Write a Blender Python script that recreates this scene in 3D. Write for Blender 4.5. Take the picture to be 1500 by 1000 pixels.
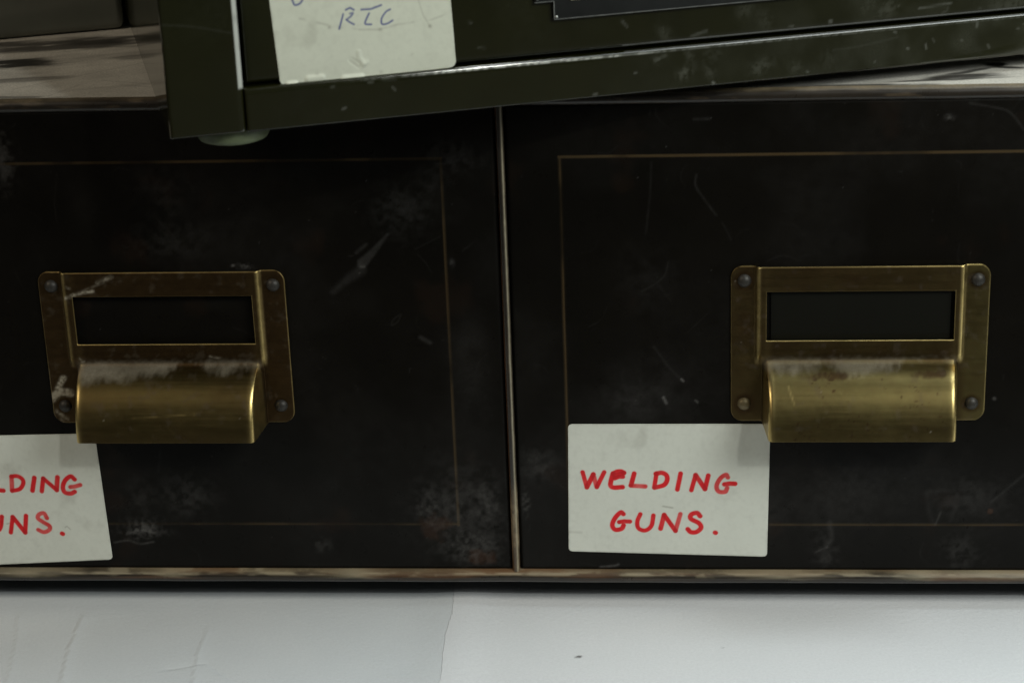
import bpy, math
import numpy as np

# ------------------------------------------------------------------ clear
for o in list(bpy.data.objects):
    bpy.data.objects.remove(o, do_unlink=True)
S = 0.001                       # every length below is in millimetres
scene = bpy.context.scene
col = scene.collection

# ------------------------------------------------------------------ camera (solved from the verticals / horizontals of the drawer fronts)
F_PX, PITCH, YAW, ROLL = 3194.9, 0.37619, 0.08879, -0.03834
CAM = np.array([47.875, -524.82, 260.906])

def basis():
    f = np.array([-math.sin(YAW) * math.cos(PITCH), math.cos(YAW) * math.cos(PITCH), -math.sin(PITCH)])
    r = np.array([math.cos(YAW), math.sin(YAW), 0.0])
    u = np.cross(r, f)
    c, s = math.cos(ROLL), math.sin(ROLL)
    return c * r + s * u, -s * r + c * u, f
RGT, UPV, FWD = basis()

cam_data = bpy.data.cameras.new('camera')
cam_data.sensor_width = 36.0
cam_data.sensor_fit = 'HORIZONTAL'
cam_data.lens = F_PX / 1500 * 36
cam_data.clip_start = 0.01
cam_data.clip_end = 50
cam_data.dof.use_dof = True
cam_data.dof.focus_distance = 0.575
cam_data.dof.aperture_fstop = 22
cam = bpy.data.objects.new('camera', cam_data)
from mathutils import Matrix, Vector
m = Matrix.Identity(4)
for i in range(3):
    m[i][0], m[i][1], m[i][2], m[i][3] = RGT[i], UPV[i], -FWD[i], CAM[i] * S
cam.matrix_world = m
col.objects.link(cam)
scene.camera = cam

# ------------------------------------------------------------------ world, lamps, exposure (an indoor shot: lamps only)
world = bpy.data.worlds.new('World')
scene.world = world
world.use_nodes = True
bg = world.node_tree.nodes['Background']
bg.inputs['Color'].default_value = (0.90, 1.0, 0.95, 1)
bg.inputs['Strength'].default_value = 0.035

def lamp(name, pos, aim, size, power, color, shape='RECTANGLE', size_y=None):
    d = bpy.data.lights.new(name, 'AREA')
    d.shape = shape
    d.size = size
    if shape == 'RECTANGLE':
        d.size_y = size_y or size
    d.energy = power
    d.color = color
    o = bpy.data.objects.new(name, d)
    o.location = pos
    o.rotation_euler = (Vector(aim) - Vector(pos)).to_track_quat('-Z', 'Y').to_euler()
    col.objects.link(o)
    return o
lamp('key_lamp', (0.80, -1.25, 1.22), (0, 0, 0.05), 0.08, 5.0, (0.98, 1.0, 0.94), 'DISK')
lamp('overhead_window', (0.40, 0.16, 0.95), (0.05, -0.05, 0.0), 0.6, 6.5, (0.90, 1.0, 1.03))
lamp('front_window', (0.46, -0.36, 0.44), (0.02, 0, 0.03), 0.26, 2.6, (0.95, 1.0, 0.97))
lamp('warm_lamp', (-0.62, -0.42, 0.60), (-0.08, 0.02, 0.10), 0.22, 1.7, (1.0, 0.86, 0.68), 'DISK')

vs = scene.view_settings
vs.view_transform = 'Standard'
vs.look = 'None'
vs.exposure = 0.0
vs.gamma = 1.0
vs.use_curve_mapping = False

# ------------------------------------------------------------------ pixels of the photograph -> points on a known plane
def ray(px, py):
    px = np.asarray(px, float); py = np.asarray(py, float)
    return (((px - 750) / F_PX)[..., None] * RGT - ((py - 500) / F_PX)[..., None] * UPV + FWD)

def on_front(pts, y0=0.0):
    """pixel list -> (x, z) on the vertical plane of the drawer fronts"""
    a = np.asarray(pts, float)
    d = ray(a[..., 0], a[..., 1])
    t = (y0 - CAM[1]) / d[..., 1]
    return np.stack([CAM[0] + t * d[..., 0], CAM[2] + t * d[..., 2]], -1)

def on_level(pts, z0):
    a = np.asarray(pts, float)
    d = ray(a[..., 0], a[..., 1])
    t = (z0 - CAM[2]) / d[..., 2]
    return np.stack([CAM[0] + t * d[..., 0], CAM[1] + t * d[..., 1]], -1)

# ------------------------------------------------------------------ numpy noise and marks
def vnoise(x, y, seed=0):
    rs = np.random.RandomState(seed)
    L = rs.rand(256, 256)
    xi = np.floor(x).astype(int); yi = np.floor(y).astype(int)
    fx = x - xi; fy = y - yi
    fx = fx * fx * (3 - 2 * fx); fy = fy * fy * (3 - 2 * fy)
    a = L[xi % 256, yi % 256]; b = L[(xi + 1) % 256, yi % 256]
    c = L[xi % 256, (yi + 1) % 256]; d = L[(xi + 1) % 256, (yi + 1) % 256]
    return (a * (1 - fx) + b * fx) * (1 - fy) + (c * (1 - fx) + d * fx) * fy

def fbm(x, y, seed=0, oct=4):
    s = 0; a = 0.5; t = 0
    for i in range(oct):
        s = s + a * vnoise(x * 2 ** i + 17.3 * i, y * 2 ** i + 5.1 * i, seed + i); t += a; a *= 0.5
    return s / t

def sst(a, b, v):
    t = np.clip((v - a) / (b - a), 0, 1)
    return t * t * (3 - 2 * t)

def blob(x, y, cx, cy, rx, ry, rot=0.0):
    c, s = math.cos(rot), math.sin(rot)
    u = ((x - cx) * c + (y - cy) * s) / rx
    v = (-(x - cx) * s + (y - cy) * c) / ry
    return np.exp(-(u * u + v * v) * 1.6)

def seg(x, y, p, q):
    dx, dy = q[0] - p[0], q[1] - p[1]
    L = dx * dx + dy * dy + 1e-9
    t = np.clip(((x - p[0]) * dx + (y - p[1]) * dy) / L, 0, 1)
    return np.hypot(x - p[0] - t * dx, y - p[1] - t * dy), t

def near(x, y, pts, pad):
    p = np.asarray(pts)
    return (x > p[:, 0].min() - pad) & (x < p[:, 0].max() + pad) & (y > p[:, 1].min() - pad) & (y < p[:, 1].max() + pad)

def stroke(x, y, pts, w, soft=0.12, w_end=None):
    """mask of a pen stroke / scratch through pts"""
    out = np.zeros_like(x)
    idx = np.nonzero(near(x, y, pts, w + soft + 0.2))
    xs, ys = x[idx], y[idx]
    best = np.zeros_like(xs)
    n = len(pts) - 1
    for i in range(n):
        d, t = seg(xs, ys, pts[i], pts[i + 1])
        ww = w if w_end is None else w + (w_end - w) * (i + t) / n
        best = np.maximum(best, 1 - sst(ww / 2 - soft, ww / 2 + soft, d))
    out[idx] = best
    return out

def smooth_path(pts, n=6):
    """Catmull-Rom through the points"""
    p = np.asarray(pts, float)
    if len(p) < 3:
        return p
    q = np.vstack([2 * p[0] - p[1], p, 2 * p[-1] - p[-2]])
    out = []
    for i in range(1, len(q) - 2):
        for k in range(n):
            t = k / n
            out.append(0.5 * (2 * q[i] + (q[i + 1] - q[i - 1]) * t + (2 * q[i - 1] - 5 * q[i] + 4 * q[i + 1] - q[i + 2]) * t * t
                              + (3 * q[i] - q[i - 1] - 3 * q[i + 1] + q[i + 2]) * t ** 3))
    out.append(p[-1])
    return np.array(out)

# ------------------------------------------------------------------ mesh helpers
ORG = {}

def link(name, me, parent=None, origin=(0, 0, 0), mat=None):
    o = bpy.data.objects.new(name, me)
    col.objects.link(o)
    og = np.asarray(origin, float)
    po = ORG.get(parent.name, np.zeros(3)) if parent else np.zeros(3)
    if parent:
        o.parent = parent
    o.location = tuple((og - po) * S)
    ORG[o.name] = og
    if mat is not None and me is not None:
        me.materials.append(mat)
    return o

def thing(name, origin, label, category, group=None, rotz=0.0):
    o = bpy.data.objects.new(name, None)
    col.objects.link(o)
    o.empty_display_size = 0.02
    o.location = tuple(np.asarray(origin) * S)
    o.rotation_euler = (0, 0, rotz)
    ORG[o.name] = np.asarray(origin, float)
    o['label'] = label
    o['category'] = category
    if group:
        o['group'] = group
    return o

def mesh_np(name, v, quads, attrs=None, smooth=True, origin=(0, 0, 0)):
    v = (np.asarray(v, float) - np.asarray(origin, float)) * S
    q = np.asarray(quads, np.int32)
    k = q.shape[1]
    me = bpy.data.meshes.new(name)
    me.vertices.add(len(v))
    me.vertices.foreach_set('co', v.astype(np.float32).ravel())
    me.loops.add(q.size)
    me.loops.foreach_set('vertex_index', q.ravel())
    me.polygons.add(len(q))
    me.polygons.foreach_set('loop_start', np.arange(0, q.size, k, dtype=np.int32))
    me.polygons.foreach_set('loop_total', np.full(len(q), k, np.int32))
    me.update(calc_edges=True)
    me.polygons.foreach_set('use_smooth', np.full(len(q), smooth, bool))
    for an, av in (attrs or {}).items():
        a = me.attributes.new(an, 'FLOAT', 'POINT')
        a.data.foreach_set('value', np.asarray(av, np.float32).ravel())
    me.validate()
    return me

def grid_quads(nu, nv, keep=None, flip=False):
    i = np.arange(nu * nv).reshape(nu, nv)
    q = np.stack([i[:-1, :-1], i[1:, :-1], i[1:, 1:], i[:-1, 1:]], -1)
    if flip:
        q = q[..., ::-1]
    if keep is not None:
        q = q[keep]
    return q.reshape(-1, 4)

class Poly:
    """collects boxes / prisms / lathes into one mesh"""
    def __init__(self):
        self.v = []; self.f = []
    def add(self, v, f):
        b = len(self.v)
        self.v += [tuple(p) for p in v]
        self.f += [tuple(b + i for i in q) for q in f]
    def box(self, x0, x1, y0, y1, z0, z1, skip=()):
        v = [(x0, y0, z0), (x1, y0, z0), (x1, y1, z0), (x0, y1, z0), (x0, y0, z1), (x1, y0, z1), (x1, y1, z1), (x0, y1, z1)]
        f = {'b': (0, 3, 2, 1), 't': (4, 5, 6, 7), 'f': (0, 1, 5, 4), 'r': (1, 2, 6, 5), 'k': (2, 3, 7, 6), 'l': (3, 0, 4, 7)}
        self.add(v, [q for k, q in f.items() if k not in skip])
    def lathe(self, c, prof, n=32, axis='z'):
        """prof: list of (r, h); closed at r == 0 ends"""
        v = []; f = []
        for r, h in prof:
            for k in range(n):
                a = 2 * math.pi * k / n
                if axis == 'z':
                    v.append((c[0] + r * math.cos(a), c[1] + r * math.sin(a), c[2] + h))
                else:                      # axis pointing to -y
                    v.append((c[0] + r * math.cos(a), c[1] - h, c[2] + r * math.sin(a)))
        for j in range(len(prof) - 1):
            for k in range(n):
                a, b = j * n + k, j * n + (k + 1) % n
                f.append((a, b, b + n, a + n))
        self.add(v, f)
    def prism_xz(self, pts, y0, y1):
        n = len(pts)
        v = [(x, y0, z) for x, z in pts] + [(x, y1, z) for x, z in pts]
        f = [tuple(range(n)), tuple(range(2 * n - 1, n - 1, -1))]
        f += [(i, i + n, (i + 1) % n + n, (i + 1) % n) for i in range(n)]
        self.add(v, f)
    def mesh(self, name, origin=(0, 0, 0), smooth=False, bevel=0.0):
        me = bpy.data.meshes.new(name)
        og = np.asarray(origin, float)
        me.from_pydata([tuple((np.asarray(p) - og) * S) for p in self.v], [], self.f)
        me.validate(); me.update()
        if smooth:
            me.polygons.foreach_set('use_smooth', np.ones(len(me.polygons), bool))
        return me

def bevel(o, w, n=2):
    b = o.modifiers.new('bevel', 'BEVEL')
    b.width = w * S; b.segments = n; b.limit_method = 'ANGLE'; b.angle_limit = math.radians(40)
    for p in o.data.polygons:
        p.use_smooth = True
    return o

# ------------------------------------------------------------------ materials
class Mat:
    def __init__(self, name):
        self.m = bpy.data.materials.new(name)
        self.m.use_nodes = True
        self.t = self.m.node_tree
        self.b = self.t.nodes['Principled BSDF']
        self.out = self.t.nodes['Material Output']
    def n(self, kind, **kw):
        nd = self.t.nodes.new(kind)
        for k, v in kw.items():
            setattr(nd, k, v)
        return nd
    def l(self, a, b):
        self.t.links.new(a, b)
    def attr(self, name):
        return self.n('ShaderNodeAttribute', attribute_name=name).outputs['Fac']
    def noise(self, scale, detail=4, rough=0.55, stretch=None, coord='Object'):
        tc = self.n('ShaderNodeTexCoord')
        nz = self.n('ShaderNodeTexNoise')
        nz.inputs['Scale'].default_value = scale
        nz.inputs['Detail'].default_value = detail
        nz.inputs['Roughness'].default_value = rough
        if stretch:
            mp = self.n('ShaderNodeMapping')
            mp.inputs['Scale'].default_value = stretch
            self.l(tc.outputs[coord], mp.inputs['Vector']); self.l(mp.outputs[0], nz.inputs['Vector'])
        else:
            self.l(tc.outputs[coord], nz.inputs['Vector'])
        return nz.outputs['Fac']
    def ramp(self, fac, stops):
        r = self.n('ShaderNodeValToRGB')
        el = r.color_ramp.elements
        while len(el) < len(stops):
            el.new(0.5)
        for e, (p, c) in zip(el, stops):
            e.position = p
            e.color = (c, c, c, 1) if not hasattr(c, '__len__') else (*c, 1)
        self.l(fac, r.inputs[0])
        return r.outputs[0]
    def mix(self, fac, a, b):
        mx = self.n('ShaderNodeMix', data_type='RGBA')
        for s, v in ((mx.inputs[0], fac), (mx.inputs[6], a), (mx.inputs[7], b)):
            self.set(s, v)
        return mx.outputs[2]
    def set(self, sock, v):
        if isinstance(v, bpy.types.NodeSocket):
            self.l(v, sock)
        elif hasattr(v, '__len__'):
            sock.default_value = (*v, 1) if len(v) == 3 else v
        else:
            sock.default_value = v
    def math(self, op, a, b=None, clamp=False):
        nd = self.n('ShaderNodeMath', operation=op, use_clamp=clamp)
        self.set(nd.inputs[0], a)
        if b is not None:
            self.set(nd.inputs[1], b)
        return nd.outputs[0]
    def bump(self, h, dist, strength=1.0):
        bp = self.n('ShaderNodeBump')
        bp.inputs['Distance'].default_value = dist * S
        bp.inputs['Strength'].default_value = strength
        self.l(h, bp.inputs['Height'])
        self.l(bp.outputs[0], self.b.inputs['Normal'])
    def p(self, **kw):
        for k, v in kw.items():
            self.set(self.b.inputs[k.replace('_', ' ')], v)
        return self

def paint_material(name, base, base2, dust_col, rough=0.3, pin=None, rust=False, spec=0.35, wear_glint_col=None, rust_col=(0.11, 0.05, 0.022), rvar=0.22):
    M = Mat(name)
    mott = M.ramp(M.noise(45, 5, 0.6), [(0.3, 0.0), (0.75, 1.0)])
    c = M.mix(mott, base, base2)
    if pin is not None:
        c = M.mix(M.attr('pinstripe'), c, pin)
    dust = M.attr('dust')
    if rust:
        c = M.mix(M.attr('rust'), c, rust_col)
    grain = M.ramp(M.noise(1800, 2, 0.6), [(0.25, 0.75), (0.75, 1.15)])
    d = M.math('MULTIPLY', dust, grain, clamp=True)
    if pin is not None:             # fine grit caught in the enamel
        grit = M.ramp(M.noise(2600, 2, 0.5), [(0.66, 0.0), (0.74, 1.0)])
        where = M.ramp(M.noise(38, 4, 0.6), [(0.40, 0.0), (0.70, 1.0)])
        d = M.math('ADD', d, M.math('MULTIPLY', M.math('MULTIPLY', grit, where), 0.07), clamp=True)
    c = M.mix(d, c, dust_col)
    if wear_glint_col is not None:
        c = M.mix(M.attr('wear_glint'), c, wear_glint_col)
    r = M.math('ADD', M.math('MULTIPLY', M.noise(160, 4, 0.65), rvar), rough - rvar / 2)
    r = M.math('ADD', r, M.math('MULTIPLY', dust, 0.6), clamp=True)
    M.p(Base_Color=c, Roughness=r, Specular_IOR_Level=spec)
    if name.startswith('olive'):
        M.p(Coat_Weight=0.22, Coat_Roughness=0.06)
    M.bump(M.noise(420, 3, 0.5), 0.03, 0.35)
    return M.m

DUST = (0.36, 0.335, 0.29)
m_black = paint_material('black_enamel', (0.0042, 0.0037, 0.0028), (0.0062, 0.0053, 0.0040), (0.27, 0.26, 0.245), 0.30, pin=(0.070, 0.047, 0.022), rust=True, spec=0.10, rust_col=(0.028, 0.014, 0.008))
m_top = paint_material('dusty_black_enamel', (0.010, 0.009, 0.008), (0.016, 0.014, 0.012), (0.70, 0.67, 0.59), 0.35, spec=0.3)
m_body = paint_material('black_enamel_plain', (0.008, 0.007, 0.006), (0.012, 0.010, 0.008), DUST, 0.4, spec=0.25)
m_bead = paint_material('worn_edge', (0.016, 0.013, 0.010), (0.030, 0.023, 0.016), (0.34, 0.265, 0.155), 0.3, rust=True, wear_glint_col=(0.40, 0.345, 0.23), spec=0.5)
m_green = paint_material('olive_enamel', (0.0088, 0.0090, 0.0020), (0.0122, 0.0124, 0.0030), (0.30, 0.31, 0.25), 0.10, spec=0.75, wear_glint_col=(0.46, 0.47, 0.42), rvar=0.07)
m_dark = paint_material('grey_green_enamel', (0.15, 0.16, 0.135), (0.18, 0.19, 0.16), (0.30, 0.29, 0.25), 0.16, spec=0.5, rvar=0.10)

def brass_material():
    M = Mat('tarnished_brass')
    big = M.ramp(M.noise(70, 5, 0.62), [(0.3, 0.0), (0.7, 1.0)])
    fine = M.ramp(M.noise(700, 3, 0.6), [(0.35, 0.0), (0.7, 1.0)])
    c = M.mix(big, (0.175, 0.142, 0.054), (0.12, 0.095, 0.037))
    tar = M.attr('tarnish')
    c = M.mix(tar, c, (0.060, 0.037, 0.017))
    c = M.mix(M.math('MULTIPLY', fine, 0.22), c, (0.12, 0.075, 0.03))
    c = M.mix(M.attr('glint_scratch'), c, (0.92, 0.70, 0.28))  # bright gold where highlights are painted in, and on scratches
    r = M.math('ADD', M.math('MULTIPLY', M.noise(260, 4, 0.6), 0.16), 0.33)
    r = M.math('ADD', r, M.math('MULTIPLY', tar, 0.10))
    r = M.math('SUBTRACT', r, M.math('MULTIPLY', M.attr('glint_scratch'), 0.18))
    brushed = M.noise(900, 3, 0.6, stretch=(0.05, 1, 1))
    r = M.math('ADD', r, M.math('MULTIPLY', M.math('SUBTRACT', brushed, 0.5), 0.22))
    M.p(Base_Color=c, Metallic=1.0, Roughness=r)
    M.bump(M.noise(500, 3, 0.5), 0.02, 0.4)
    dustb = M.n('ShaderNodeBsdfPrincipled')
    grain = M.ramp(M.noise(2200, 2, 0.6), [(0.3, 0.45), (0.7, 1.0)])
    M.set(dustb.inputs['Base Color'], M.mix(grain, (0.25, 0.215, 0.155), (0.36, 0.325, 0.25)))
    dustb.inputs['Roughness'].default_value = 0.9
    dustb.inputs['Specular IOR Level'].default_value = 0.1
    ms = M.n('ShaderNodeMixShader')
    M.l(M.math('MULTIPLY', M.attr('dust'), M.ramp(M.noise(1900, 2, 0.6), [(0.3, 0.8), (0.6, 1.0)]), clamp=True), ms.inputs[0])
    M.l(M.b.outputs[0], ms.inputs[1]); M.l(dustb.outputs[0], ms.inputs[2])
    M.l(ms.outputs[0], M.out.inputs['Surface'])
    return M.m
m_brass = brass_material()

def rivet_material(name, c1, c2, metal):
    M = Mat(name)
    c = M.mix(M.noise(900, 4, 0.6), c1, c2)
    M.p(Base_Color=c, Metallic=metal, Roughness=0.5)
    return M.m
m_rivet = rivet_material('dark_steel_rivet', (0.055, 0.050, 0.043), (0.020, 0.018, 0.015), 0.45)
m_rivet_b = rivet_material('dull_brass_rivet', (0.20, 0.155, 0.075), (0.10, 0.08, 0.045), 0.5)

def label_material(name, paper, ink_col):
    M = Mat(name)
    c = M.mix(M.ramp(M.noise(55, 4, 0.6), [(0.3, 0.0), (0.7, 1.0)]), paper, tuple(k * 0.93 for k in paper))
    c = M.mix(M.math('MULTIPLY', M.ramp(M.noise(900, 2), [(0.45, 0.0), (0.8, 1.0)]), 0.10), c, tuple(k * 0.6 for k in paper))
    c = M.mix(M.attr('grime'), c, (0.16, 0.14, 0.10))
    c = M.mix(M.attr('ink'), c, ink_col)
    c = M.mix(M.attr('ink_dark'), c, tuple(k * 0.62 for k in ink_col))
    M.p(Base_Color=c, Roughness=0.55, Specular_IOR_Level=0.3)
    M.bump(M.noise(1500, 3, 0.6), 0.02, 0.5)
    return M.m
m_label = label_material('aged_label_paper', (0.66, 0.675, 0.60), (0.66, 0.012, 0.017))
m_label2 = label_material('aged_label_paper_blue_pen', (0.66, 0.68, 0.56), (0.055, 0.075, 0.24))

def paper_material(name, c1, c2):
    M = Mat(name)
    c = M.mix(M.ramp(M.noise(22, 4, 0.55), [(0.3, 0.0), (0.7, 1.0)]), c1, c2)
    c = M.mix(M.math('MULTIPLY', M.ramp(M.noise(1300, 3, 0.7), [(0.35, 0.0), (0.75, 1.0)]), 0.16), c, (0.36, 0.37, 0.38))
    c = M.mix(M.attr('grime'), c, (0.03, 0.025, 0.02))
    M.p(Base_Color=c, Roughness=0.85, Specular_IOR_Level=0.2)
    M.bump(M.noise(650, 4, 0.65), 0.22, 0.7)
    return M.m
m_sheet_a = paper_material('white_card', (0.735, 0.75, 0.765), (0.70, 0.72, 0.735))
m_sheet_b = paper_material('white_wrapping_paper', (0.655, 0.685, 0.70), (0.61, 0.645, 0.665))

def simple(name, c1, c2, rough, scale=60, spec=0.4, metal=0.0):
    M = Mat(name)
    M.p(Base_Color=M.mix(M.noise(scale, 4, 0.6), c1, c2), Roughness=rough, Specular_IOR_Level=spec, Metallic=metal)
    return M.m
m_table = simple('dark_tabletop', (0.03, 0.028, 0.025), (0.05, 0.045, 0.04), 0.6)
m_foot = simple('pale_green_rubber', (0.17, 0.20, 0.11), (0.09, 0.11, 0.06), 0.5, 300)
m_steel = simple('dull_steel', (0.030, 0.032, 0.031), (0.014, 0.015, 0.015), 0.3, 250, 0.5, 0.3)
m_steel_edge = simple('bare_steel', (0.55, 0.56, 0.52), (0.32, 0.33, 0.31), 0.35, 500, 0.5, 0.7)
m_holder_glint = simple('steel_edge_glint', (0.30, 0.31, 0.29), (0.05, 0.05, 0.05), 0.4, 420, 0.5, 0.4)
m_card = simple('yellowed_card', (0.42, 0.40, 0.28), (0.34, 0.32, 0.22), 0.7, 200)
m_insert = simple('olive_card', (0.0048, 0.0048, 0.0030), (0.0066, 0.0066, 0.0042), 0.5, 80, 0.15)
m_gap = simple('unlit_interior', (0.006, 0.006, 0.005), (0.009, 0.009, 0.008), 0.7)

# ================================================================== setting: table
ZP = -24.3                       # level of the paper the cabinet stands on
t = Poly(); t.box(-900, 900, -700, 900, ZP - 40.0, ZP - 1.4)
o = link('table', t.mesh('table'), mat=m_table)
o['kind'] = 'structure'

# ------------------------------------------------------------------ two paper sheets
def sheet(name, x0, x1, y0, y1, z, step, edge_fn, mat, label, creases, curl=None, grime=None):
    ax = np.concatenate([np.arange(x0, -165, 8.0), np.arange(max(x0, -165), min(x1, 170), 0.6), np.arange(170, x1, 8.0), [x1]])
    ay = np.concatenate([np.arange(y0, 22, 0.6), np.arange(22, y1, 8.0), [y1]])
    nx, ny = len(ax), len(ay)
    u = ((ax - x0) / (x1 - x0))[:, None] * np.ones((1, ny))
    y = np.ones((nx, 1)) * ay[None, :]
    lo, hi = edge_fn(y)
    x = lo + (hi - lo) * u
    h = 0.75 * np.exp(-((x + 15.5) / 8.0) ** 2) + 0.05 * (fbm(x / 24.0 + 40, y / 24.0 + 40, 3) - 0.5)
    for pts, amp, wid in creases:
        pts = np.asarray(pts)
        d = np.full(x.shape, 1e9); side = np.zeros_like(x)
        for i in range(len(pts) - 1):
            dd, tt = seg(x, y, pts[i], pts[i + 1])
            sx = (pts[i + 1][0] - pts[i][0]) * (y - pts[i][1]) - (pts[i + 1][1] - pts[i][1]) * (x - pts[i][0])
            k = dd < d
            side = np.where(k, np.sign(sx), side); d = np.where(k, dd, d)
        h = h + amp * np.exp(-d / wid) * (0.55 + 0.45 * side)
    if curl is not None:
        h = h + curl(x - lo, y)
    zz = z + h
    g = np.zeros_like(x)
    if grime:
        for cx, cy, rx, ry, a in grime:
            g = np.maximum(g, a * sst(0.35, 0.75, blob(x, y, cx, cy, rx, ry, 0.3) * (0.5 + fbm(x * 1.4, y * 1.4, 9))))
    me = mesh_np(name, np.stack([x, y, zz], -1).reshape(-1, 3), grid_quads(nx, ny), {'grime': g}, origin=(0, 0, z))
    ob = link(name, me, origin=(0, 0, z), mat=mat)
    ob['label'] = label; ob['category'] = 'paper'
    return ob

lv = lambda pts: on_level(pts, ZP)
cr = [(lv([(25, 905), (22, 945), (8, 1000), (2, 1030)]), 0.22, 1.8),
      (lv([(118, 905), (98, 955), (88, 1000), (84, 1030)]), 0.42, 1.7),
      (lv([(300, 925), (285, 970), (280, 1010)]), 0.30, 1.6),
      (lv([(250, 980), (300, 972), (345, 1000)]), -0.35, 2.0),
      (lv([(420, 900), (520, 960), (600, 1010)]), 0.15, 4.0)]
sheet('paper_sheet', -420, 30, -98, 330, ZP - 0.07, 1.2, lambda y: (np.full_like(y, -420.), np.full_like(y, 30.)), m_sheet_b,
      'creased bluish white paper sheet under the left part of the black cabinet', cr)
ep = lv([(630, 1100), (636, 1050), (644, 1005), (647, 985), (649, 960), (652, 945), (653, 930), (658, 915), (663, 900), (664, 885), (665, 870), (666, 850)])
ex = np.concatenate([[-300], ep[:, 1], [360]]); el = np.concatenate([[ep[0, 0]], ep[:, 0], [ep[-1, 0]]])
sheet('paper_sheet', -18, 430, -92, 330, ZP, 1.2,
      lambda y: (np.interp(y, ex, el) + 0.25 * (vnoise(y * 0.9, y * 0 + 3, 5) - 0.5), np.full_like(y, 430.)), m_sheet_a,
      'smooth white card sheet lapped over the creased sheet, with a dark speck', [],
      curl=lambda d, y: 0.07 * np.exp(-d / 3.0) * (1 - sst(-2, 14, y)),
      grime=[(*lv([(848, 961)])[0], 1.3, 1.0, 0.85), (*lv([(1058, 948)])[0], 0.5, 0.4, 0.6)])

# ================================================================== black card cabinet
ZT = 118.0                        # its top
DEP = 330.0
ZB = -18.2                        # underside of the carcass, carried on low feet
cab = thing('card_cabinet', (0, DEP / 2, ZP), 'black steel two-drawer card cabinet with dusty top and worn edges, standing on white paper', 'cabinet')
XL, XR = -181.5, 182.0

b = Poly()                        # carcass: sides, back, bottom, floor behind the drawers
b.box(XL, XL + 1.6, 0.4, DEP, ZB, ZT - 1.2)
b.box(XR - 1.6, XR, 0.4, DEP, ZB, ZT - 1.2)
b.box(XL + 1.6, XR - 1.6, DEP - 1.6, DEP, ZB, ZT - 1.2)
b.box(XL + 1.6, XR - 1.6, 1.6, DEP - 1.6, ZB, -16.0)
b.box(-1.0, 1.0, 2.2, DEP - 1.6, -16.0, ZT - 1.2)
b.box(XL + 1.6, XR - 1.6, 2.2, DEP - 1.6, ZT - 2.6, ZT - 1.2)
link('carcass', b.mesh('carcass', cab.location / S), cab, cab.location / S, m_body)

for fx, fy in ((XL + 30, 34), (XR - 30, 34), (XL + 30, DEP - 30), (XR - 30, DEP - 30)):
    f = Poly()
    f.lathe((fx, fy, ZP), [(0.01, 0.12), (9.0, 0.12), (10.0, 0.8), (10.4, ZB - ZP)], 32)
    link('foot', f.mesh('foot', (fx, fy, ZP), True), cab, (fx, fy, ZP), m_body)

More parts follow.
